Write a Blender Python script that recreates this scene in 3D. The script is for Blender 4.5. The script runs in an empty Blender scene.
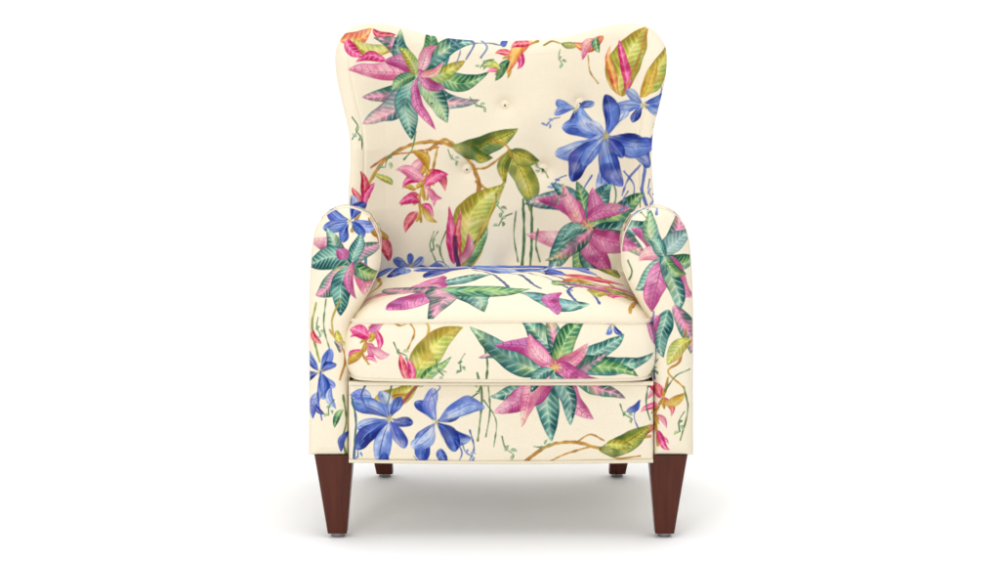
import bpy, math, numpy as np
from mathutils.kdtree import KDTree
F=1984.0; CAMD=4.0; HZ=44.0; CX=501.0; K=496.0
rng=np.random.default_rng(7)
NT=rng.random((256,256)).astype(np.float32)
def vn(X,Y,sc):
    x=X/sc; y=Y/sc
    xi=np.floor(x).astype(int); yi=np.floor(y).astype(int)
    fx=x-xi; fy=y-yi; fx=fx*fx*(3-2*fx); fy=fy*fy*(3-2*fy)
    a=NT[yi%256,xi%256]; b=NT[yi%256,(xi+1)%256]; c=NT[(yi+1)%256,xi%256]; d=NT[(yi+1)%256,(xi+1)%256]
    return (a*(1-fx)+b*fx)*(1-fy)+(c*(1-fx)+d*fx)*fy
def sst(a,b,x):
    t=np.clip((x-a)/(b-a),0,1); return t*t*(3-2*t)
CREAM=np.array([243,232,208])/255.
class Canvas:
    def __init__(s,x0,y0,x1,y1,S):
        s.x0,s.y0,s.S=x0,y0,S
        s.w=int((x1-x0)*S); s.h=int((y1-y0)*S)
        s.A=np.ones((s.h,s.w,3),np.float32)*CREAM.astype(np.float32)
    def win(s,xa,ya,xb,yb):
        i0=max(0,int((xa-s.x0)*s.S)); i1=min(s.w,int((xb-s.x0)*s.S)+2)
        j0=max(0,int((ya-s.y0)*s.S)); j1=min(s.h,int((yb-s.y0)*s.S)+2)
        if i1<=i0 or j1<=j0: return None
        X,Y=np.meshgrid((np.arange(i0,i1)+.5)/s.S+s.x0,(np.arange(j0,j1)+.5)/s.S+s.y0)
        return i0,i1,j0,j1,X,Y
    def comp(s,w,col,al):
        i0,i1,j0,j1=w[:4]
        R=s.A[j0:j1,i0:i1]; al=al[...,None]
        s.A[j0:j1,i0:i1]=R*(1-al)+np.clip(col,0,1)*al
    def sample(s,x,y):
        fx=np.clip((x-s.x0)*s.S-.5,0,s.w-1.001); fy=np.clip((y-s.y0)*s.S-.5,0,s.h-1.001)
        i=fx.astype(int); j=fy.astype(int); a=(fx-i)[...,None]; b=(fy-j)[...,None]
        i1=np.minimum(i+1,s.w-1); j1=np.minimum(j+1,s.h-1)
        return (s.A[j,i]*(1-a)+s.A[j,i1]*a)*(1-b)+(s.A[j1,i]*(1-a)+s.A[j1,i1]*a)*b
def c(*v): return np.array(v,np.float32)/255.
# inner, outer, vein, edge
PAL=dict(
 TEAL=(c(140,192,166),c(10,92,88),c(230,234,214),c(4,52,60)),
 GRN=(c(132,182,96),c(18,98,60),c(228,234,190),c(6,60,40)),
 PINK=(c(244,156,192),c(206,72,142),c(128,30,96),c(130,28,92)),
 PALE=(c(250,206,206),c(232,128,162),c(190,56,116),c(172,48,100)),
 PG=(c(236,118,166),c(38,114,86),c(248,218,218),c(8,66,56)),
 PT=(c(240,156,172),c(26,110,110),c(250,228,216),c(6,64,70)),
 YG=(c(220,212,82),c(116,148,36),c(242,236,164),c(160,112,30)),
 GOLD=(c(234,204,76),c(190,134,32),c(128,96,24),c(150,88,26)),
 OLIVE=(c(204,186,50),c(84,110,30),c(38,64,28),c(40,64,26)),
 BLUE=(c(124,156,222),c(34,66,168),c(16,34,120),c(16,36,124)),
 LBLUE=(c(200,214,238),c(104,138,210),c(44,72,164),c(50,80,176)),
 DBLUE=(c(62,92,190),c(12,34,124),c(140,164,224),c(8,22,92)),
 RED=(c(240,100,110),c(192,16,58),c(248,184,172),c(140,8,50)),
 MAG=(c(246,120,168),c(212,28,108),c(250,196,212),c(168,16,80)),
 ORG=(c(244,184,80),c(220,84,56),c(250,222,150),c(178,54,50)),
)
WASH=dict(TEAL=[c(120,180,206),c(190,204,110),c(100,176,160)],GRN=[c(206,206,90),c(110,180,180)],PINK=[c(244,196,170),c(170,90,170),c(240,150,190)],
 PALE=[c(250,220,160),c(220,90,140)],PG=[c(206,200,96),c(244,160,180)],PT=[c(120,180,206),c(244,160,180)],YG=[c(236,196,80),c(60,130,60)],OLIVE=[c(232,200,70),c(40,90,50)],
 BLUE=[c(150,180,232),c(80,80,190)],LBLUE=[c(222,226,240),c(120,120,210)],DBLUE=[c(90,130,214),c(50,40,140)])
def leaf(C,x0,y0,x1,y1,w,bend=0.,pal='TEAL',n=8,vs=.75,prof=(.62,.85)):
    ca,cb,cv,ce=PAL[pal]
    dx=x1-x0; dy=y1-y0; L=math.hypot(dx,dy)
    if L<1: return
    bend=bend*1.35
    pad=w*1.2+abs(bend)*L+3
    W=C.win(min(x0,x1)-pad,min(y0,y1)-pad,max(x0,x1)+pad,max(y0,y1)+pad)
    if W is None: return
    X,Y=W[4],W[5]
    sd=(x0*13.7+y1*7.3)
    X2=X+(vn(X+sd,Y,12)-.5)*2.2; Y2=Y+(vn(X,Y+sd+50,12)-.5)*2.2
    s=((X2-x0)*dx+(Y2-y0)*dy)/L/L; t=(-(X2-x0)*dy+(Y2-y0)*dx)/L
    sc=np.clip(s,0,1)
    t=t-bend*L*4*sc*(1-sc)-.03*L*np.sin(sc*6.28+sd)
    a,b=prof; m=a/(a+b); nr=(m**a)*((1-m)**b)
    wp=w*(sc**a)*((1-sc)**b)/nr
    asym=.88+.24*((math.sin(sd)*.5+.5))
    wp=np.where(t>0,wp*asym,wp*(2-asym)*.97)
    al=np.clip((wp-np.abs(t))*C.S*.6+.4,0,1)*((s>0)&(s<1))
    r=np.abs(t)/np.maximum(wp,.3)
    N=vn(X+sd,Y+sd,9); N2=vn(X-sd,Y,2.6)
    ph=(s-.85*np.abs(t)/L)*n+.25*(N-.5)
    f=np.abs((ph%1)-.5)*2
    # long gradient along the leaf as well as outward, like a loaded brush
    mixv=np.clip(sst(.05,1.,r*.62+(N-.5)*.7+.28*(.5-f)+.2+.25*(sc-.5)*math.cos(sd)),0,1)[...,None]
    col=ca*(1-mixv)+cb*mixv
    if pal in WASH:
        ws=WASH[pal]; wc=ws[int(abs(sd))%len(ws)]
        k=(sst(.45,.85,vn(X+sd*.7,Y+sd*1.9,14))*.55)[...,None]
        col=col*(1-k)+wc*k
    col=col*(1-.16*(N2[...,None]-.4))
    half=(t>0)[...,None]*.28
    col=col*(1-half)+(col*.5+.5)*half
    half=((t<0)*sst(.1,.5,r)*(.5+N))[...,None]*.36
    col=col*(1-half)+ce*half
    v=(sst(.80,.96,f)*vs*sst(1.,.6,r)*(.7+.4*N))[...,None]
    v=np.clip(v,0,1)
    col=col*(1-v)+cv*v
    mr=(np.clip(1.1-np.abs(t)/.5,0,1)*.8*(s<.93))[...,None]
    col=col*(1-mr)+cv*mr
    e=(sst(.82,.98,r)*(.1+.75*N))[...,None]
    col=col*(1-e)+ce*e
    bl=(sst(.58,.9,vn(X+sd*2,Y-sd,13))*.5)[...,None]
    col=col*(1-bl)+(col*.4+CREAM*.6)*bl
    dk=(sst(.6,.88,vn(X-sd*3,Y+sd*2,12))*.42)[...,None]
    col=col*(1-dk)+ce*dk
    C.comp(W,col,al*(.88+.1*N))
def spl(P,n):
    P=np.array(P,float); 
    Q=np.vstack([2*P[0]-P[1],P,2*P[-1]-P[-2]]); out=[]
    m=40
    for i in range(1,len(Q)-2):
        t=np.linspace(0,1,m,endpoint=False)[:,None]
        p0,p1,p2,p3=Q[i-1],Q[i],Q[i+1],Q[i+2]
        out.append(.5*((2*p1)+(-p0+p2)*t+(2*p0-5*p1+4*p2-p3)*t*t+(-p0+3*p1-3*p2+p3)*t**3))
    out.append(P[-1:]); O=np.vstack(out)
    d=np.r_[0,np.cumsum(np.linalg.norm(np.diff(O,axis=0),axis=1))]
    u=np.linspace(0,d[-1],n)
    return np.stack([np.interp(u,d,O[:,k]) for k in range(O.shape[1])],1)
def stroke(C,P,w,col,col2=None,al=.9):
    col=np.array(col)/255.; col2=col*.7 if col2 is None else np.array(col2)/255.
    P=np.array(P,float); L=np.linalg.norm(np.diff(P,axis=0),axis=1).sum()
    D=spl(P,max(4,int(L*1.6)))
    W=C.win(D[:,0].min()-w-1,D[:,1].min()-w-1,D[:,0].max()+w+1,D[:,1].max()+w+1)
    if W is None: return
    X,Y=W[4],W[5]; best=np.full(X.shape,1e9)
    i0,_,j0,_=W[:4]
    for x,y in D:
        a=int((x-w-1.5-C.x0)*C.S)-i0; b=int((x+w+1.5-C.x0)*C.S)-i0+1
        cc=int((y-w-1.5-C.y0)*C.S)-j0; d=int((y+w+1.5-C.y0)*C.S)-j0+1
        a=max(a,0); cc=max(cc,0)
        if b<=a or d<=cc: continue
        sx=X[cc:d,a:b]-x; sy=Y[cc:d,a:b]-y
        best[cc:d,a:b]=np.minimum(best[cc:d,a:b],np.sqrt(sx*sx+sy*sy))
    N=vn(X,Y,5); ww=w*.5*(.6+.8*N)
    A=np.clip((ww-best)*C.S*.8+.5,0,1)*al
    m=np.clip(best/np.maximum(ww,.1)*.7+(N-.5),0,1)[...,None]
    C.comp(W,col*(1-m)+col2*m,A)
def petals(C,cx,cy,tips,ww=8,cols=('BLUE','LBLUE','DBLUE','LBLUE','BLUE','DBLUE')):
    for k,(x,y) in enumerate(tips):
        L=math.hypot(x-cx,y-cy); ux,uy=(x-cx)/L,(y-cy)/L; nx,ny=-uy,ux
        j=3*math.sin(k*2.9+cx); x,y=x+nx*j,y+ny*j
        leaf(C,cx+ux*2,cy+uy*2,x,y,min(ww,L*.22),.13*math.sin(k*3+cx),cols[k%len(cols)],2,.2,(.9,.62))
        stroke(C,[(cx,cy),(cx+(x-cx)*.5+nx*1.2,cy+(y-cy)*.5+ny*1.2),(cx+(x-cx)*.85,cy+(y-cy)*.85)],.8,(14,30,110),al=.55)
        stroke(C,[(cx,cy),(cx+(x-cx)*.5+nx*3,cy+(y-cy)*.5+ny*3),(cx+(x-cx)*.75+nx*1.5,cy+(y-cy)*.75+ny*1.5)],.6,(214,222,240),al=.5)
    for a in range(6): stroke(C,[(cx,cy),(cx+4*math.cos(a),cy+4*math.sin(a))],1.,(226,214,130))
def blue(C,cx,cy,R,rot=0,n=7,sq=1.):
    t=[]
    for k in range(n):
        a=rot+k*6.283/n+.25*math.sin(k*5.1+cx); l=R*(.75+.35*abs(math.sin(k*2.7+cy)))
        t.append((cx+l*math.cos(a),cy+l*math.sin(a)*sq))
    petals(C,cx,cy,t,R*.26)
def helic(C,P,sz,pals=('MAG','RED','PALE'),n=6):
    D=spl(P,n+2); stroke(C,P,2.2,(190,150,50),(150,100,40))
    for k in range(1,n+1):
        d=D[min(k+1,n+1)]-D[k-1]; d=d/np.linalg.norm(d); nn=np.array([-d[1],d[0]])*(1 if k%2 else -1)
        l=sz*(1.15-.5*k/n); v=(nn*.8+d*.75)
        leaf(C,D[k][0],D[k][1],D[k][0]+v[0]*l,D[k][1]+v[1]*l,l*.2,.12*(1 if k%2 else -1),pals[k%len(pals)],3,.2,(.5,.9))
        v=(nn*.5+d*1.1)*.55
        leaf(C,D[k][0],D[k][1],D[k][0]+v[0]*l,D[k][1]+v[1]*l,l*.12,0,'GOLD',3,.2)
def rad(C,cx,cy,L):
    for i,q in enumerate(L):
        x,y,w,b,p=q[:5]
        ox,oy=3*math.sin(i*2.1+cx),4*math.cos(i*1.7+cy)
        leaf(C,cx+ox,cy+oy,x,y,w*1.04,b,p,q[5] if len(q)>5 else 9,.85)
def cluster(C,cx,cy,R,rot=0,pals=('PG','TEAL','PINK','PT','GRN')):
    for k in range(8):
        a=rot+k*.785+.2*math.sin(k*4+cx); l=R*(.8+.3*abs(math.sin(k*1.9+cx)))
        leaf(C,cx,cy,cx+l*math.cos(a),cy+l*math.sin(a),l*.2,.08*math.sin(k*2.2),pals[k%len(pals)],9)
def sprig(C,x,y,a,L,colr=(96,136,84),pl='GRN'):
    ux,uy=math.cos(a),math.sin(a); nx,ny=-uy,ux
    stroke(C,[(x,y),(x+ux*L*.5+nx*L*.15,y+uy*L*.5+ny*L*.15),(x+ux*L,y+uy*L)],1.2,colr)
    for k,s in ((.45,1),(.7,-1),(1.,1)):
        px_,py_=x+ux*L*k,y+uy*L*k
        leaf(C,px_,py_,px_+(ux*.7+nx*s*.7)*L*.32,py_+(uy*.7+ny*s*.7)*L*.32,L*.075,.1*s,pl,3,.3)
M=Canvas(-30,0,1040,480,2.6)
for (x,y,k) in [(250,110,0),(150,240,1),(60,120,0),(230,330,0),(100,390,1),(760,100,1),(860,230,0),(960,120,1),(770,330,0),(930,380,1),(20,290,1),(1000,270,0),(170,40,1),(860,50,0)]:
    (cluster if k==0 else blue)(M,x,y,58 if k==0 else 42,x*.1)
    stroke(M,[(x,y),(x+10,y+50),(x-5,y+100)],2,(110,140,60))
    helic(M,[(x+60,y+10),(x+55,y+40),(x+62,y+80)],26)
    leaf(M,x-40,y+90,x-70,y+20,14,.1,'YG',10)
for x,y in [(815,180),(880,130),(745,215),(265,215),(205,170),(120,120)]:
    helic(M,[(x,y),(x+10,y+30),(x,y+55)],22)
BR=(206,156,56); BR2=(140,84,36); GS=(96,136,84); GS2=(60,100,70); BS=(96,122,190); BS2=(60,84,164)
stroke(M,[(352,232),(362,205),(371,180),(386,160),(405,148),(430,142),(452,147),(470,163),(479,186),(474,206)],3.4,BR,BR2)
stroke(M,[(371,168),(390,156),(412,153),(438,148)],2.0,(200,110,56),BR2)
stroke(M,[(430,150),(445,140),(463,152),(474,150),(490,140)],2.8,BR,BR2)
stroke(M,[(476,182),(492,192),(503,185),(505,172)],2.4,BR,BR2)
stroke(M,[(474,170),(486,168),(498,160),(508,152)],2.0,BR,BR2)
stroke(M,[(427,200),(432,175),(437,150)],2.2,(210,170,70),BR2)
stroke(M,[(480,40),(487,48),(481,58)],2.0,(110,140,190))
for xs in (523,531):
    stroke(M,[(xs,200),(xs+1,235),(xs-1,270)],2.6,(74,120,60),(40,86,54))
stroke(M,[(516,212),(514,236),(518,262)],1.4,GS,GS2)
stroke(M,[(601,170),(603,186),(600,205)],2.8,(80,108,180),(50,80,150))
stroke(M,[(612,180),(616,195),(612,215)],2.0,(100,140,120),(60,100,90))
stroke(M,[(638,156),(645,168),(642,190),(648,210)],2.8,BS,BS2)
stroke(M,[(655,150),(659,180),(657,215)],2.4,(140,150,196),BS2)
stroke(M,[(640,166),(628,180),(622,196)],1.8,(140,150,196),BS2)
stroke(M,[(592,176),(584,190),(586,204)],1.5,BS,BS2); stroke(M,[(624,172),(634,186),(632,204)],1.5,BS,BS2)
stroke(M,[(652,110),(662,92),(658,80)],1.3,BS,BS2); stroke(M,[(576,112),(590,122),(604,134)],1.8,BS,BS2)
leaf(M,338,42,372,29,8,.1,'ORG',6); leaf(M,345,40,366,58,6,.1,'MAG',6); leaf(M,392,52,352,40,7,-.1,'YG',7)
leaf(M,386,60,356,62,5,.1,'MAG',6); leaf(M,372,30,396,36,4,.1,'RED',4)
stroke(M,[(352,118),(358,128),(352,140)],1.4,(90,130,90))
stroke(M,[(416,132),(412,150),(404,160)],1.6,GS,GS2)
# cluster A
rad(M,418,76,[(372,38,8,.1,'PG'),(398,30,8,-.1,'TEAL'),(427,30,9,.1,'GRN'),(452,36,8,.1,'TEAL'),(477,46,9,-.12,'TEAL',11),(489,74,9,.1,'GRN',12),
 (480,102,8,.12,'PT'),(348,72,9,.05,'PALE'),(362,98,9,-.1,'PG')])
rad(M,415,78,[(364,126,12,-.08,'PT',12),(410,140,12,.08,'TEAL',12),(448,124,10,-.1,'TEAL',11),(436,130,5,.1,'PINK'),(384,60,8,.1,'PINK')])
rad(M,418,74,[(466,60,7,.1,'YG'),(398,48,6,.1,'YG'),(436,46,6,-.1,'PALE'),(446,90,6,.1,'PINK'),(392,92,6,.1,'GRN'),(444,62,4,.1,'PALE')])
helic(M,[(538,42),(520,50),(504,66),(496,80)],20,('RED','GOLD','MAG'),5)
leaf(M,532,42,506,74,7,.1,'ORG',6,.4); leaf(M,530,44,512,48,4,.1,'RED',4); leaf(M,508,60,494,82,5,0,'GRN',4); leaf(M,500,70,480,66,4,0.1,'YG',4)
leaf(M,500,46,508,42,3.5,0,'BLUE',3); stroke(M,[(445,38),(462,40),(474,44),(466,60)],1.6,(100,120,184)); stroke(M,[(450,40),(460,50),(456,66)],1.4,(140,150,190)); stroke(M,[(474,44),(490,44),(500,46)],1.3,(140,150,190))
leaf(M,604,38,572,44,6,-.15,'ORG',5,.4); leaf(M,600,40,582,60,5,.15,'PALE',4,.4); leaf(M,596,38,600,54,4,.1,'GRN',4); leaf(M,576,48,560,44,4,0,'OLIVE',4)
stroke(M,[(588,56),(590,72),(598,84)],1.4,(190,150,60)); stroke(M,[(560,44),(552,42),(544,46)],1.6,(190,150,60))
leaf(M,622,98,648,27,17,-.1,'YG',13,.6); leaf(M,640,94,668,42,10,.08,'YG',10,.6); leaf(M,640,98,655,60,6,.05,'GOLD',8)
leaf(M,624,94,618,40,5,.06,'MAG',6,.4); leaf(M,618,94,610,46,4,-.05,'ORG',6,.4)
stroke(M,[(622,96),(636,66),(648,30)],2,(200,140,60),(160,90,40))
# blue flower group (open, drooping)
petals(M,576,110,[(558,98),(554,116),(566,132),(588,126),(594,104)],6)
petals(M,644,106,[(626,90),(614,106),(634,124),(662,118),(664,94)],8)
petals(M,657,128,[(674,116),(674,138),(654,152)],6)
petals(M,606,136,[(562,128),(556,156),(572,182),(598,192),(626,186),(650,168),(656,142),(630,112),(602,96),(578,108)],10.5)
petals(M,606,138,[(584,168),(622,160),(586,124)],7,('LBLUE','DBLUE','LBLUE'))
leaf(M,452,146,518,127,11,.1,'OLIVE',10,.7); leaf(M,470,148,492,160,6,.1,'OLIVE',6); 
leaf(M,508,150,529,212,12,-.08,'OLIVE',11,.7); leaf(M,512,150,540,160,8,.1,'OLIVE',7); leaf(M,510,152,504,184,6,.1,'OLIVE',7)
stroke(M,[(490,140),(506,146),(512,158)],2,BR,BR2)
helic(M,[(427,152),(428,172),(420,196),(421,222)],26,('MAG','PALE','RED'),7)
leaf(M,424,182,394,172,6,.12,'PALE',4,.3); leaf(M,424,186,448,176,6,-.1,'MAG',4,.3); leaf(M,420,200,398,204,5,.1,'MAG',4,.3)
leaf(M,418,212,406,234,5,.1,'RED',4,.3); leaf(M,430,168,412,150,5,.1,'GOLD',4,.3); leaf(M,424,208,438,222,4,.1,'GOLD',4,.3)
leaf(M,428,190,442,200,4,.1,'PALE',4,.3); leaf(M,416,190,404,188,3,.1,'GOLD',4,.3)
leaf(M,362,204,360,172,5,.1,'RED',5,.3); leaf(M,364,206,374,184,4,-.1,'MAG',5,.3); leaf(M,358,206,352,188,4,.1,'RED',5,.3)
leaf(M,392,186,372,176,3.5,.1,'YG',5,.3)
leaf(M,462,268,503,184,19,-.1,'YG',14,.6); leaf(M,462,268,486,228,6,.05,'GRN',10,.5); stroke(M,[(462,268),(480,236),(500,190)],2,(226,190,90),(180,120,50))
leaf(M,456,264,450,206,5,-.03,'MAG',6,.3); leaf(M,458,264,459,208,3.4,0,'RED',6,.3); leaf(M,460,266,468,232,5,.1,'PALE',6,.3)
stroke(M,[(455,238),(456,254),(459,270)],5,(60,50,84),(170,30,84))
stroke(M,[(446,268),(440,250),(446,232)],1.4,(110,140,80)); stroke(M,[(436,262),(430,246),(434,232)],1.1,GS,GS2)
# cluster B
rad(M,590,228,[(526,234,9,-.12,'PALE',9),(523,204,11,.14,'PT',10),(550,184,10,.05,'TEAL',9),(575,182,8,.05,'GRN'),(614,184,10,-.1,'TEAL',10),(645,194,10,.05,'GRN',11),(656,220,9,.05,'TEAL',10),
 (648,260,9,-.05,'PG'),(550,276,11,.08,'TEAL',11),(576,282,8,0,'GRN'),(596,284,8,.1,'TEAL')])
rad(M,588,226,[(538,198,9,.12,'PINK'),(564,184,7,-.08,'PALE'),(592,188,8,.08,'PINK'),(612,274,11,.08,'PINK',12),(638,248,11,.06,'PINK',11),(544,260,8,-.1,'PG',10),(632,210,7,-.1,'PINK'),(560,240,6,.1,'TEAL')])
for a in range(9): stroke(M,[(588,226),(588+7*math.cos(a*.8),226+6*math.sin(a*.8))],1.3,(240,215,120),(200,150,60))
petals(M,412,268,[(394,258),(402,276),(430,272),(424,258),(408,254)],5)
leaf(M,446,272,428,268,4,.1,'BLUE',3,.3); leaf(M,388,262,372,230,6,.1,'RED',6); leaf(M,388,240,368,218,5,-.1,'GOLD',6)
stroke(M,[(428,268),(440,262),(452,270)],1.4,(100,120,184)); stroke(M,[(540,262),(536,246),(538,230)],1.8,(96,136,84))
stroke(M,[(628,262),(632,274),(626,288)],1.6,GS,GS2)
for q in [(398,150,2.2,22),(470,98,.6,18),(494,60,2.6,16),(548,178,-2.4,16),(566,196,2.6,14),(640,200,1.2,22),(512,214,2.4,18),(438,232,1.8,18),(448,150,.9,16),(362,150,-1.9,20),(560,50,1.4,16),(496,194,1.2,20)]: sprig(M,*q)
for q in [(560,118,2.6,16),(566,176,2.4,18),(650,180,1.4,22),(628,192,1.8,18)]: sprig(M,*q,(96,122,190),'LBLUE')
# ------- left arm
petals(M,350,222,[(328,206),(348,196),(368,204),(378,224),(362,240),(342,244),(322,230)],8)
stroke(M,[(354,226),(364,246),(366,270)],2.6,(70,90,184),(50,130,110))
rad(M,350,264,[(308,240,10,.1,'PINK',9),(328,228,8,-.1,'TEAL'),(306,266,11,.06,'TEAL',11),(314,296,11,-.08,'PG',11),(340,316,10,.06,'TEAL',10),(368,302,9,-.08,'PALE'),(386,276,8,.1,'GRN'),(382,244,8,-.1,'PG'),(360,234,7,0,'TEAL'),(336,250,6,0,'PINK'),(356,300,5,.1,'PINK')])
stroke(M,[(340,300),(332,324),(341,352)],2.0,(196,170,80),(140,130,50)); stroke(M,[(316,304),(312,330),(320,362)],2.2,(160,170,80),(100,120,50))
stroke(M,[(330,330),(345,356),(340,380)],2.0,BR,BR2); leaf(M,336,330,346,346,3.5,.1,'YG',4,.3); leaf(M,312,330,322,344,3.5,.1,'RED',4,.3)
stroke(M,[(326,300),(324,326),(330,350)],1.4,GS,GS2); leaf(M,342,352,334,340,3.5,.1,'PG',4,.4)
petals(M,320,372,[(306,352),(328,348),(338,366),(336,386),(320,400),(306,388)],6.5)
leaf(M,322,392,312,420,5,.1,'BLUE',4); stroke(M,[(321,372),(318,395),(322,420)],2.0,(60,80,184)); leaf(M,316,404,326,414,3,.1,'DBLUE',3,.3)
leaf(M,330,388,336,410,3.5,.1,'LBLUE',3,.3)
stroke(M,[(343,396),(346,420),(343,440),(346,456)],1.8,(110,140,70)); leaf(M,347,432,341,452,3.6,.1,'BLUE',4,.3); leaf(M,343,410,336,428,3.4,.1,'GRN',4,.3)
# ------- right arm
rad(M,664,258,[(632,228,8,.1,'PINK'),(650,210,8,-.1,'TEAL'),(676,212,9,.1,'PG'),(694,234,9,-.1,'TEAL'),(698,262,8,.05,'GRN'),(638,262,8,.1,'PALE'),(634,290,9,-.1,'TEAL'),(654,314,10,.06,'PINK',10),(692,300,11,.06,'PINK',11),(676,316,8,-.08,'TEAL'),(648,240,6,.1,'TEAL'),(686,276,6,.1,'GRN')])
leaf(M,668,310,664,358,10,.08,'TEAL',10); leaf(M,672,306,690,356,9,-.1,'PG',10); leaf(M,660,316,650,346,6,.1,'PINK',7)
stroke(M,[(686,330),(680,360),(668,372),(684,388)],2.2,BR,BR2); leaf(M,692,340,668,366,8,.1,'YG',8)
stroke(M,[(654,312),(652,340),(655,380)],1.8,(100,120,184))
helic(M,[(668,378),(664,396),(656,414),(658,446)],19,('MAG','PALE','RED'),6)
leaf(M,662,398,648,384,5,.1,'RED',4,.3); leaf(M,664,404,684,392,5,.1,'GOLD',4,.3); leaf(M,658,430,670,450,4,.1,'MAG',4,.3)
stroke(M,[(684,388),(688,410),(680,440)],1.6,(120,140,70)); stroke(M,[(690,370),(676,376),(664,392)],1.3,GS,GS2)
for q in [(318,318,1.4,18),(334,400,1.9,16),(684,412,1.8,20),(658,360,1.8,16)]: sprig(M,*q)
# ------- cushion front + rail
helic(M,[(388,318),(374,332),(366,350),(372,362)],19,('MAG','PALE','MAG'),6)
leaf(M,372,336,350,330,6,.1,'MAG',4,.3); leaf(M,374,346,392,352,5,.1,'PALE',4,.3); leaf(M,366,350,352,366,4,0,'GOLD',4,.3); leaf(M,372,330,384,320,4.5,0,'PINK',4,.3)
stroke(M,[(424,316),(430,326),(427,342),(432,350)],2.4,(222,188,84),(170,120,50)); stroke(M,[(410,320),(416,330),(410,346)],1.6,BR,BR2); stroke(M,[(388,318),(402,324),(412,318)],1.6,BR,BR2)
leaf(M,416,384,465,326,14,-.12,'YG',12,.6); leaf(M,418,386,452,352,5,0,'GRN',8); leaf(M,412,388,408,354,4.5,.05,'MAG',5,.3); leaf(M,408,386,400,350,4,.05,'RED',5,.3)
leaf(M,376,402,420,376,10,.1,'YG',9,.6); leaf(M,388,402,412,392,4,0,'GOLD',6)
stroke(M,[(420,382),(408,396),(402,404)],3.2,(190,50,104),(110,120,46))
stroke(M,[(484,338),(488,360),(486,384)],2.0,(80,120,64)); stroke(M,[(478,370),(482,396),(478,440)],2.0,(100,130,84)); stroke(M,[(488,384),(490,410),(486,436)],1.4,(100,130,84)); stroke(M,[(484,400),(496,420),(494,446)],1.2,GS,GS2)
rad(M,556,364,[(480,352,10,.1,'PT',10),(472,322,11,-.1,'TEAL',11),(518,318,11,.08,'TEAL',10),(546,312,9,.06,'PG'),(585,318,10,-.08,'GRN',10),(622,330,10,.06,'TEAL',11),(648,352,10,.06,'TEAL',12),(638,378,8,-.1,'GRN',10),
 (490,394,10,-.1,'TEAL',10),(550,442,12,.05,'TEAL',11),(592,420,11,.05,'PINK',11),(624,400,8,0,'PG'),(606,350,7,.1,'PG')])
rad(M,554,364,[(496,340,9,.1,'PINK',9),(528,330,8,-.08,'PALE'),(494,414,13,-.1,'PINK',12),(520,426,9,.06,'PALE',9),(572,424,9,-.05,'TEAL',9),(588,342,8,.08,'PALE'),(604,382,8,.06,'PINK'),(530,392,7,.1,'TEAL')])
for a in range(9): stroke(M,[(554,364),(554+7*math.cos(a*.8),364+6*math.sin(a*.8))],1.3,(240,215,120),(200,150,60))
petals(M,612,322,[(594,318),(604,332),(622,330),(630,318)],4.5)
petals(M,390,418,[(350,402),(356,426),(354,448),(378,462),(402,448),(414,420),(404,398),(378,392)],9)
petals(M,436,422,[(414,402),(434,388),(458,398),(486,410),(472,436),(452,454),(426,464),(410,446)],9)
leaf(M,372,398,350,396,5,.1,'LBLUE',4); leaf(M,440,448,446,468,5,0,'DBLUE',4); leaf(M,384,452,380,472,5,0,'BLUE',4)
stroke(M,[(352,398),(356,420),(354,458)],2.2,(80,110,90),(50,80,140)); stroke(M,[(392,384),(388,404)],1.6,(100,120,80)); stroke(M,[(366,384),(362,396),(368,410)],1.8,(90,110,180)); stroke(M,[(470,430),(474,448),(468,464)],1.6,(90,110,180))
stroke(M,[(432,396),(440,388),(436,384)],1.4,BS,BS2); stroke(M,[(456,440),(462,452),(458,464)],1.3,BS,BS2)
stroke(M,[(518,468),(532,456),(552,444),(578,442),(602,448),(622,440),(650,436)],3.0,BR,BR2)
stroke(M,[(540,470),(560,456),(590,446)],2,(206,150,60),BR2); stroke(M,[(600,448),(616,458),(640,456)],1.8,BR,BR2); stroke(M,[(576,442),(590,434),(604,440)],1.6,BR,BR2)
stroke(M,[(640,400),(634,416),(640,432)],1.5,BS,BS2); stroke(M,[(648,384),(646,404),(650,420)],1.5,GS,GS2)
leaf(M,598,448,650,422,10,.1,'OLIVE',9,.7); leaf(M,604,446,634,450,5,-.1,'YG',6); leaf(M,626,412,640,400,3.5,.1,'BLUE',3,.3)
for q in [(396,340,.8,18),(438,356,1.2,18),(466,350,1.8,18),(502,436,1.0,22),(620,404,.9,18),(470,398,-.9,18),(534,446,-.2,16)]: sprig(M,*q)
for q in [(364,440,1.9,18),(414,456,.6,16),(462,442,.9,20)]: sprig(M,*q,(96,122,190),'LBLUE')
# ---------------- seat top cloth (x, depth)
T=Canvas(330,-20,680,300,2.6)
def bf(cx,cy,R,rot): blue(T,cx,cy,R,rot,8)
stroke(T,[(630,0),(640,60),(625,130),(600,200)],4,BR,BR2); stroke(T,[(580,0),(570,50),(590,90)],3.4,(70,90,170)); stroke(T,[(600,10),(596,50),(610,90)],3.4,(70,90,170))
for k in range(4): stroke(T,[(470+k*22,170),(490+k*26,120),(510+k*32,50)],3.4,(70,98,140))
rad(T,436,56,[(384,2,20,.1,'PINK'),(346,62,18,-.1,'PALE'),(486,-8,20,.1,'TEAL'),(532,50,20,-.1,'GRN'),(494,112,19,.1,'TEAL'),(436,140,18,.1,'PINK'),(376,120,18,.1,'PG'),(430,-16,15,.1,'PG')])
leaf(T,590,6,520,34,13,.1,'TEAL',8); leaf(T,556,-10,560,40,9,.1,'PINK',6)
bf(468,206,84,.2); bf(552,196,50,.8)
helic(T,[(550,160),(590,130),(620,96),(640,50)],60,('MAG','RED','ORG'),6)
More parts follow.
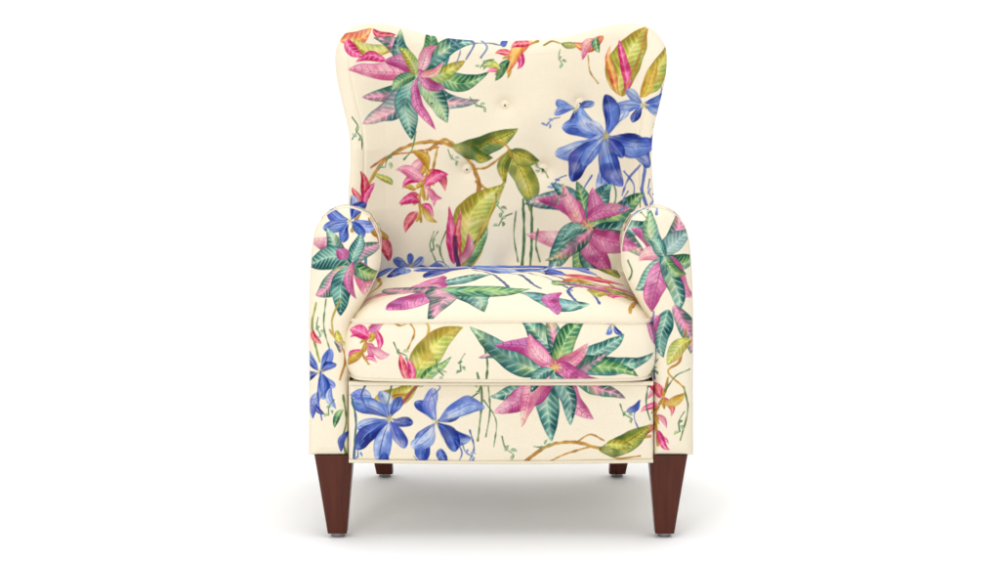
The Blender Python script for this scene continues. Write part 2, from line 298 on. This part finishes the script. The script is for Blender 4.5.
leaf(T,556,70,606,112,15,.1,'GRN',8); leaf(T,600,30,646,110,14,.1,'YG',8); leaf(T,560,100,620,60,13,.1,'PINK',8)
stroke(T,[(350,120),(370,160),(364,220)],3.4,BR,BR2); leaf(T,580,270,630,200,18,.1,'OLIVE',9); bf(390,236,40,.3)
cv={'M':M,'T':T}
def tolin(a): 
    a=np.clip(a,0,1); return np.where(a<=.04045,a/12.92,((a+.055)/1.055)**2.4)
# ---------------- materials
def newmat(n):
    m=bpy.data.materials.new(n); m.use_nodes=True; nt=m.node_tree; return m,nt,nt.nodes['Principled BSDF']
fab,nt,bs=newmat('floral_linen'); N=nt.nodes; Lk=nt.links
at=N.new('ShaderNodeAttribute'); at.attribute_name='Col'
tc=N.new('ShaderNodeTexCoord')
n1=N.new('ShaderNodeTexNoise'); n1.inputs['Scale'].default_value=420; n1.inputs['Detail'].default_value=2
n2=N.new('ShaderNodeTexNoise'); n2.inputs['Scale'].default_value=7; n2.inputs['Detail'].default_value=3
Lk.new(tc.outputs['Object'],n1.inputs['Vector']); Lk.new(tc.outputs['Object'],n2.inputs['Vector'])
mr=N.new('ShaderNodeMapRange'); mr.inputs['To Min'].default_value=.90; mr.inputs['To Max'].default_value=1.05
Lk.new(n1.outputs['Fac'],mr.inputs['Value'])
mx=N.new('ShaderNodeVectorMath'); mx.operation='SCALE'; Lk.new(at.outputs['Color'],mx.inputs[0]); Lk.new(mr.outputs['Result'],mx.inputs['Scale'])
Lk.new(mx.outputs['Vector'],bs.inputs['Base Color']); bs.inputs['Roughness'].default_value=.85
bs.inputs['Specular IOR Level'].default_value=.2
b1=N.new('ShaderNodeBump'); b1.inputs['Strength'].default_value=.6; b1.inputs['Distance'].default_value=.012
b2=N.new('ShaderNodeBump'); b2.inputs['Strength'].default_value=.25; b2.inputs['Distance'].default_value=.001
Lk.new(n2.outputs['Fac'],b1.inputs['Height']); Lk.new(n1.outputs['Fac'],b2.inputs['Height']); Lk.new(b1.outputs['Normal'],b2.inputs['Normal']); Lk.new(b2.outputs['Normal'],bs.inputs['Normal'])
wood,nt,bs=newmat('cherry_wood'); N=nt.nodes; Lk=nt.links
tc=N.new('ShaderNodeTexCoord'); mp=N.new('ShaderNodeMapping'); mp.inputs['Scale'].default_value=(60,60,5)
nn=N.new('ShaderNodeTexNoise'); nn.inputs['Scale'].default_value=1.5; nn.inputs['Detail'].default_value=4
cr=N.new('ShaderNodeValToRGB'); cr.color_ramp.elements[0].color=(.062,.011,.004,1); cr.color_ramp.elements[1].color=(.098,.018,.006,1)
cr.color_ramp.elements[0].position=.3; cr.color_ramp.elements[1].position=.72
Lk.new(tc.outputs['Object'],mp.inputs['Vector']); Lk.new(mp.outputs['Vector'],nn.inputs['Vector']); Lk.new(nn.outputs['Fac'],cr.inputs['Fac']); Lk.new(cr.outputs['Color'],bs.inputs['Base Color'])
bs.inputs['Roughness'].default_value=.25; bs.inputs['Specular IOR Level'].default_value=.25
metal,nt,bs=newmat('glide_metal'); bs.inputs['Base Color'].default_value=(.35,.34,.33,1); bs.inputs['Metallic'].default_value=.8; bs.inputs['Roughness'].default_value=.4
dark,nt,bs=newmat('dust_cover'); bs.inputs['Base Color'].default_value=(.62,.60,.56,1); bs.inputs['Roughness'].default_value=.95
flr,nt,bs=newmat('white_sweep'); N=nt.nodes; Lk=nt.links
bs.inputs['Roughness'].default_value=.9; bs.inputs['Specular IOR Level'].default_value=.05
nn=N.new('ShaderNodeTexNoise'); nn.inputs['Scale'].default_value=3
cr=N.new('ShaderNodeValToRGB'); cr.color_ramp.elements[0].color=(.94,.94,.94,1); cr.color_ramp.elements[1].color=(.96,.96,.96,1)
Lk.new(nn.outputs['Fac'],cr.inputs['Fac']); Lk.new(cr.outputs['Color'],bs.inputs['Base Color'])
# ---------------- mesh builders
col=bpy.context.scene.collection
def mk(name,patches,mat,parent):
    V=[];Cc=[];Q=[];o=0
    for P,UV,k,fl in patches:
        nv,nu=P.shape[:2]; V.append(P.reshape(-1,3))
        Cc.append(tolin(cv[k].sample(UV[...,0].ravel(),UV[...,1].ravel())) if UV is not None else np.tile(tolin(CREAM*.97),(nv*nu,1)))
        I=np.arange(nv*nu).reshape(nv,nu)+o; o+=nv*nu
        q=np.stack([I[:-1,:-1],I[:-1,1:],I[1:,1:],I[1:,:-1]],-1).reshape(-1,4)
        if fl: q=q[:,::-1]
        Q.append(q)
    V=np.vstack(V);Cc=np.vstack(Cc);Q=np.vstack(Q)
    key=np.round(V/2e-5).astype(np.int64)
    _,idx,inv=np.unique(key,axis=0,return_index=True,return_inverse=True); inv=inv.ravel()
    V=V[idx];Cc=Cc[idx];Q=inv[Q]
    ok=(Q[:,0]!=Q[:,1])&(Q[:,1]!=Q[:,2])&(Q[:,2]!=Q[:,3])&(Q[:,3]!=Q[:,0])&(Q[:,0]!=Q[:,2])&(Q[:,1]!=Q[:,3])
    Q=Q[ok]
    me=bpy.data.meshes.new(name)
    me.vertices.add(len(V)); me.vertices.foreach_set('co',V.astype(np.float32).ravel())
    me.loops.add(Q.size); me.loops.foreach_set('vertex_index',Q.astype(np.int32).ravel())
    me.polygons.add(len(Q)); me.polygons.foreach_set('loop_start',np.arange(0,Q.size,4,dtype=np.int32)); 
    me.update(calc_edges=True)
    a=me.color_attributes.new('Col','FLOAT_COLOR','POINT')
    a.data.foreach_set('color',np.hstack([Cc,np.ones((len(Cc),1))]).astype(np.float32).ravel())
    me.polygons.foreach_set('use_smooth',np.ones(len(Q),bool))
    me.materials.append(mat); me.validate(); me.update()
    ob=bpy.data.objects.new(name,me); col.objects.link(ob); ob.parent=parent
    return ob
def warp(n,k=.85):
    a=np.linspace(0,1,n); return (1-k)*a+k*(3*a*a-2*a**3)
def coons(Lc,Rc,Bc,Tc,u,v):
    m=2000
    def ev(P,t): 
        D=spl(P,m); q=np.linspace(0,1,m); return np.stack([np.interp(t,q,D[:,0]),np.interp(t,q,D[:,1])],-1)
    L=ev(Lc,v)[:,None];R=ev(Rc,v)[:,None];B=ev(Bc,u)[None];Tt=ev(Tc,u)[None]
    U=u[None,:,None];Vv=v[:,None,None]
    return (1-U)*L+U*R+(1-Vv)*B+Vv*Tt-((1-U)*(1-Vv)*L[:1]+U*(1-Vv)*R[:1]+(1-U)*Vv*L[-1:]+U*Vv*R[-1:])
def bnd(G):
    return np.concatenate([G[:-1,0],G[-1,:-1],G[:0:-1,-1],G[0,:0:-1],G[0:1,0]],0)
def dist(G):
    Bp=bnd(G).astype(float); D=[]
    for i in range(len(Bp)-1):
        n=max(1,int(np.linalg.norm(Bp[i+1]-Bp[i])/.15)); t=np.linspace(0,1,n,endpoint=False)[:,None]; D.append(Bp[i]*(1-t)+Bp[i+1]*t)
    D=np.vstack(D); kd=KDTree(len(D))
    for i,p in enumerate(D): kd.insert((p[0],p[1],0),i)
    kd.balance()
    out=np.array([kd.find((p[0],p[1],0))[2] for p in G.reshape(-1,2)]).reshape(G.shape[:2])
    out[0]=out[-1]=0; out[:,0]=out[:,-1]=0
    return out
def roll(d,r):
    return r-np.sqrt(np.maximum(r*r-np.clip(r-d,0,r)**2,0))
def slab(G,yf,r,ydepth,nd,scale=K,persp=False,Y0=0.,g=None,back_r=None):
    d=dist(G)/scale
    Yb=yf(G,d) if callable(yf) else np.full(G.shape[:2],yf)
    def pos(Gq,Y,Yp):
        k=(4+ (Yp if persp else Y0))/F
        return np.stack([(Gq[...,0]-CX)*k,Y,1-(Gq[...,1]-HZ)*k],-1)
    P=pos(G,Yb+roll(d,r),Yb)
    pats=[(P,G,'M',False)]
    Bq=bnd(G); Bp=bnd(P); YB=Bp[:,1]
    tg=np.roll(Bq[:-1],-1,0)-np.roll(Bq[:-1],1,0); tg=np.vstack([tg,tg[:1]])
    nr=np.stack([tg[:,1],-tg[:,0]],-1); nr/=np.maximum(np.linalg.norm(nr,axis=1,keepdims=True),1e-6)
    cen=G.reshape(-1,2).mean(0)
    if ((Bq-cen)*nr).sum()<0: nr=-nr
    rb=back_r or r
    t=np.linspace(0,1,nd)
    yend=YB-r+ydepth-rb
    E=np.repeat(Bp[None],nd,0); E[:,:,1]=YB[None]+(yend-YB)[None]*t[:,None]
    UV=Bq[None]+nr[None]*((E[:,:,1]-YB[None])*K)[...,None]
    pats.append((E,UV,'M',True))
    Yk=np.asarray(Yb)+ydepth - roll(d,rb)
    Pk=pos(G,Yk,Yb); pats.append((Pk,G+np.array([250,0]),'M',True))
    if g is not None: pats=[(g(p.copy()),u,k,f) for p,u,k,f in pats]
    return pats
def tube(path,r,n=8):
    path=np.array(path); tg=np.gradient(path,axis=0); tg/=np.maximum(np.linalg.norm(tg,axis=1,keepdims=True),1e-9)
    up=np.array([.13,.81,.24]) if np.ptp(path[:,2])>.1 else np.array([.13,.31,.94])
    a=np.cross(tg,up); a/=np.linalg.norm(a,axis=1,keepdims=True); b=np.cross(tg,a)
    th=np.linspace(0,2*np.pi,n+1)
    P=path[:,None]+r*(a[:,None]*np.cos(th)[None,:,None]+b[:,None]*np.sin(th)[None,:,None])
    return (P,None,'M',False)
# ---------------- armchair
chair=bpy.data.objects.new('armchair',None); col.objects.link(chair)
chair['label']='cream wingback armchair with colourful tropical floral upholstery and tapered wooden legs'
chair['category']='armchair'
def mir(P): return [(2*CX-x,y) for x,y in P]
Lb=[(351,412),(350,340),(348,260),(347,205),(349,165),(348,135),(342,108),(336,82),(334,60),(336,46),(343,35)]
Tb=[(343,35),(351,28),(362,24.5),(376,24),(396,27),(430,36),(465,40.5),(501,41.5),(537,40.5),(572,36),(606,27),(626,24),(640,24.5),(651,28),(659,35)]
Bb=[(351,412),(501,412),(651,412)]
G=coons(Lb,mir(Lb),Bb,Tb,warp(560,.7),warp(560,.75))
BT=[(432,104),(505,106),(580,104),(467,170),(543,170)]
def yback(G,d):
    x,y=G[...,0],G[...,1]; xn=np.abs(x-CX)/165
    Y=np.interp(y,[20,90,150,210,272,330,420],[.665,.63,.59,.55,.522,.51,.52])
    A=np.interp(y,[20,60,150,210,280,420],[.06,.09,.115,.10,.05,0])
    Y=Y-A*sst(.5,.98,xn)
    Y=Y-.022*np.clip(1-(xn/.7)**2,0,1)*sst(20,120,y)
    for bx,by in BT:
        rr=np.hypot(x-bx,y-by); Y=Y+.012*np.exp(-(rr/7)**2)+.012*np.exp(-(rr/20)**2)
    Y=Y+.003*np.exp(-((d-.036)/.003)**2)*sst(50,75,y)
    Y=Y+.008*(vn(x,y,38)-.5)
    Y=Y+.004*np.sin((x-CX)*.16+y*.05)*sst(215,275,y)
    return Y
back=mk('backrest',slab(G,yback,.034,.13,14,scale=430,persp=True),fab,chair)
for bx,by in BT:
    g1=np.array([[[bx,by]]],float); Yc=float(yback(g1,np.array([[.2]]))[0,0])
    k=(4+Yc)/F; cx,cz=(bx-CX)*k,1-(by-HZ)*k
    th=np.linspace(0,2*np.pi,33); ph=np.linspace(0,np.pi/2,10)
    R=.0135
    P=np.stack([cx+R*np.sin(ph)[:,None]*np.cos(th)[None],Yc+.001-.0105*np.cos(ph)[:,None]+0*th[None],cz+R*np.sin(ph)[:,None]*np.sin(th)[None]],-1)
    UV=np.stack([bx+6*np.sin(ph)[:,None]*np.cos(th)[None],by-6*np.sin(ph)[:,None]*np.sin(th)[None]],-1)
    if bx in(505,467): UV=UV*0+np.array([505,112])
    mk('button',[(P,UV,'M',False)],fab,back)
# arms
La=[(309,457),(309,400),(309,345),(310,295),(312,255),(316,231),(324,218)]
Ta=[(324,218),(334,211.5),(347,209),(359,212),(369,219)]
Ra=[(348,457),(348,400),(348,350),(350,328),(360,308),(371,288),(379,266),(378,240),(369,219)]
Ba=[(309,457),(328,457),(348,457)]
def garm(P):
    z=P[...,2]; Y=P[...,1]
    f=1-.16*np.clip(Y/.5,0,1.2)
    P[...,2]=np.where(z>.45,.45+(z-.45)*f,z)
    P[...,0]*=1+.2*np.clip(Y,0,1)*sst(.3,.5,z)
    return P
def yarm(G,d):
    z=(457-G[...,1])/250
    return -.004+.045*sst(.35,1.05,z)-.018*np.clip(1-(1-d/.06).clip(0,1)**2,0,1)*sst(.3,.7,z)+.005*(vn(G[...,0],G[...,1],30)-.5)
for side in (0,1):
    G=coons(La,Ra,Ba,Ta,warp(150,.8),warp(420,.6))
    if side: G=G[:,::-1].copy(); G[...,0]=2*CX-G[...,0]
    pt=slab(G,yarm,.026,.62,260,g=garm)
    arm=mk('arm',pt,fab,chair)
    E=pt[1][0][0]; n0=G.shape[0]-1+G.shape[1]-1+G.shape[0]
    pth=spl(E[:n0][::3],700); 
    mk('piping',[tube(pth,.0022)],fab,arm)
# rail
Lr=[(348.6,461),(348.6,420),(348.6,383)]; Rr=[(653.4,461),(653.4,420),(653.4,383)]
G=coons(Lr,Rr,[(348.6,461),(501,463),(653.4,461)],[(348.6,383),(501,383),(653.4,383)],warp(520,.5),warp(150,.6))
rail=mk('footrest_panel',slab(G,lambda G,d:-.002-.006*np.clip(d/.03,0,1)+.004*(vn(G[...,0],G[...,1],40)-.5),.008,.04,8),fab,chair)
def px(x,y,Y): return np.array([(x-CX)/K,Y,1-(y-HZ)/K])
xs=np.linspace(349,653,700)
mk('piping',[tube([px(x,383.2,-.007) for x in xs],.0042)],fab,rail)
mk('piping',[tube([px(x,461+1.6*np.sin((x-350)/302*np.pi),-.003) for x in xs],.0036)],fab,rail)
# seat cushion
hw=.306; 
Lp=[(-.258,-.018),(-.284,-.007),(-.299,.020),(-hw,.06),(-hw,.3),(-hw,.53)]
Fp=[(-.258,-.018),(-.15,-.028),(0,-.032),(.15,-.028),(.258,-.018)]
Bp_=[(-hw,.53),(0,.53),(hw,.53)]
u=warp(520,.5); v=warp(260,.6)
m_=[(-x,y) for x,y in Lp]
G=coons(Lp,m_,Fp,Bp_,u,v)
d=dist(G*1000)/1000
ZW=.443
def zwv(X,Y): return ZW+.006*np.cos(np.clip(np.abs(X)/hw,0,1)*np.pi/2)-.003
Z=zwv(G[...,0],G[...,1])+.028*(1-np.exp(-d/.024))+.034*np.clip(d/.25,0,1)**.8*(.6+.4*np.cos(np.clip(np.abs(G[...,0])/hw,0,1)*np.pi/2))+.006*(vn(G[...,0]*K+300,G[...,1]*K,34)-.5)*np.clip(d/.03,0,1)
Z=Z+.018*sst(.3,.5,G[...,1])*np.clip(d/.02,0,1)
P=np.stack([G[...,0],G[...,1],Z],-1); UV=np.stack([CX+G[...,0]*K,G[...,1]*K],-1)
pats=[(P,UV,'T',False)]
Bq=bnd(G)[::-1]
ci=np.argmin(np.abs(Bq[:,0])+np.abs(Bq[:,1]+.03))
Bq=np.roll(Bq[:-1],-ci+len(Bq)//2,0); Bq=np.vstack([Bq,Bq[:1]]); ci=np.argmin(np.abs(Bq[:,0])+np.abs(Bq[:,1]+.03))
arc=np.r_[0,np.cumsum(np.linalg.norm(np.diff(Bq,axis=0),axis=1))]; arc=arc-arc[ci]
sg=1 if Bq[min(ci+5,len(Bq)-1),0]>0 else -1
tg=np.gradient(Bq,axis=0); nr=np.stack([tg[:,1],-tg[:,0]],-1); nr/=np.maximum(np.linalg.norm(nr,axis=1,keepdims=True),1e-9)
if (Bq*nr).sum()<0: nr=-nr
zb=.326; t=np.linspace(0,1,95)
fold=.0035*(vn(arc*K+900,arc*0+3,22)-.5)
O=Bq[None]+nr[None]*(.020*np.sin(np.pi*t)**.65)[:,None,None]+nr[None]*fold[None,:,None]*np.sin(np.pi*t)[:,None,None]*2
ztop=zwv(Bq[:,0],Bq[:,1])
zz=ztop[None]+(zb-ztop[None])*t[:,None]
P2=np.concatenate([O,zz[...,None]],-1)
UV2=np.stack([np.repeat((CX+sg*arc*K)[None],95,0),HZ+(1-zz)*K],-1)
pats.append((P2,UV2,'M',sg<0))
Pb=np.stack([G[...,0],G[...,1],np.full(G.shape[:2],zb)],-1)
pats.append((Pb,UV,'T',True))
cush=mk('seat_cushion',pats,fab,chair)
mk('piping',[tube(np.column_stack([Bq+nr*.003,ztop]),.0044)],fab,cush)
mk('piping',[tube(np.column_stack([Bq+nr*.002,np.full(len(Bq),zb+.001)]),.004)],fab,cush)
def box(name,x0,x1,y0,y1,z0,z1,mat,parent):
    me=bpy.data.meshes.new(name); v=[(x,y,z) for z in(z0,z1) for x,y in((x0,y0),(x1,y0),(x1,y1),(x0,y1))]
    me.from_pydata(v,[],[(3,2,1,0),(4,5,6,7),(0,1,5,4),(1,2,6,5),(2,3,7,6),(3,0,4,7)]); me.materials.append(mat)
    ob=bpy.data.objects.new(name,me); col.objects.link(ob); ob.parent=parent
    m=ob.modifiers.new('b','BEVEL'); m.width=.004; m.segments=2; return ob
box('base',-.302,.302,.035,.60,.172,.318,dark,chair)
def leg(xt,yt,wt,xb,yb,wb,zt,par):
    nz=24; ts=np.linspace(0,1,nz); zb=.009; rows=[]
    for t in ts:
        z=zt+(zb-zt)*t; w=wt+(wb-wt)*(t**.95); cx=xt+(xb-xt)*t; cy=yt+(yb-yt)*t; h=w/2; r=w*.12; ring=[]
        for (sx,sy,a0) in((1,1,0),(-1,1,90),(-1,-1,180),(1,-1,270)):
            for a in (0,22.5,45,67.5,90):
                A=math.radians(a0+a); ring.append((cx+sx*(h-r)+r*math.cos(A),cy+sy*(h-r)+r*math.sin(A),z))
        ring.append(ring[0]); rows.append(ring)
    last=rows[-1]; rows.append([(xb,yb,zb)]*len(last))
    ob=mk('leg',[(np.array(rows),None,'M',True)],wood,par)
    th=np.linspace(0,2*np.pi,25); R=wb*.36
    g=[[(xb+R*k*math.cos(a),yb+R*k*math.sin(a),z) for a in th] for k,z in((0,.011),(1,.011),(1,.001),(.9,0.0),(0,0.0))]
    mk('glide',[(np.array(g),None,'M',True)],metal,ob)
for s in(-1,1):
    leg(s*.3385,.042,.079,s*.3315,.032,.039,.170,chair)
    leg(s*.285,.53,.062,s*.268,.585,.038,.174,chair)
me=bpy.data.meshes.new('floor'); S_=60
me.from_pydata([(-S_,-S_,0),(S_,-S_,0),(S_,S_,0),(-S_,S_,0)],[],[(0,1,2,3)]); me.materials.append(flr)
fl=bpy.data.objects.new('floor',me); col.objects.link(fl); fl['kind']='structure'; fl['label']='seamless white studio floor'
sc=bpy.context.scene; w=bpy.data.worlds.new('World'); sc.world=w; w.use_nodes=True; nt=w.node_tree; N=nt.nodes; Lk=nt.links
bg=N['Background']; tc=N.new('ShaderNodeTexCoord'); sp=N.new('ShaderNodeSeparateXYZ'); Lk.new(tc.outputs['Generated'],sp.inputs[0])
def ma(op,a,b):
    n=N.new('ShaderNodeMath'); n.operation=op
    for i,q in enumerate((a,b)):
        if isinstance(q,(int,float)): n.inputs[i].default_value=q
        else: Lk.new(q,n.inputs[i])
    return n.outputs[0]
z=ma('MAXIMUM',sp.outputs['Z'],0.); x2=ma('MULTIPLY',sp.outputs['X'],sp.outputs['X'])
f=ma('MAXIMUM',ma('MULTIPLY',sp.outputs['Y'],-1.),0.)
s=ma('ADD',1.07,ma('MULTIPLY',z,.68)); s=ma('SUBTRACT',s,ma('MULTIPLY',x2,.66)); s=ma('SUBTRACT',s,ma('MULTIPLY',f,.98))
s=ma('MAXIMUM',s,.10)
bg.inputs['Color'].default_value=(1,1,1,1); Lk.new(s,bg.inputs['Strength'])
def area(n,loc,tgt,size,e):
    from mathutils import Vector
    l=bpy.data.lights.new(n,'AREA'); l.size=size; l.energy=e; o=bpy.data.objects.new(n,l); col.objects.link(o); o.location=loc
    o.rotation_euler=(Vector(tgt)-Vector(loc)).to_track_quat('-Z','Y').to_euler(); return o
area('key_softbox',(-1.5,-3.5,1.7),(0,.2,.4),1.3,42)
area('top_softbox',(.4,-.8,3.6),(0,.2,0),1.8,18)
cam=bpy.data.cameras.new('camera'); co=bpy.data.objects.new('camera',cam); col.objects.link(co)
co.location=(0,-4,1.0); co.rotation_euler=(math.radians(90),0,0); cam.sensor_width=36; cam.lens=F*36/1000; cam.shift_y=-.2375; cam.shift_x=-.001; cam.clip_end=200
sc.camera=co
sc.view_settings.view_transform='Standard'; sc.view_settings.look='None'; sc.view_settings.exposure=0
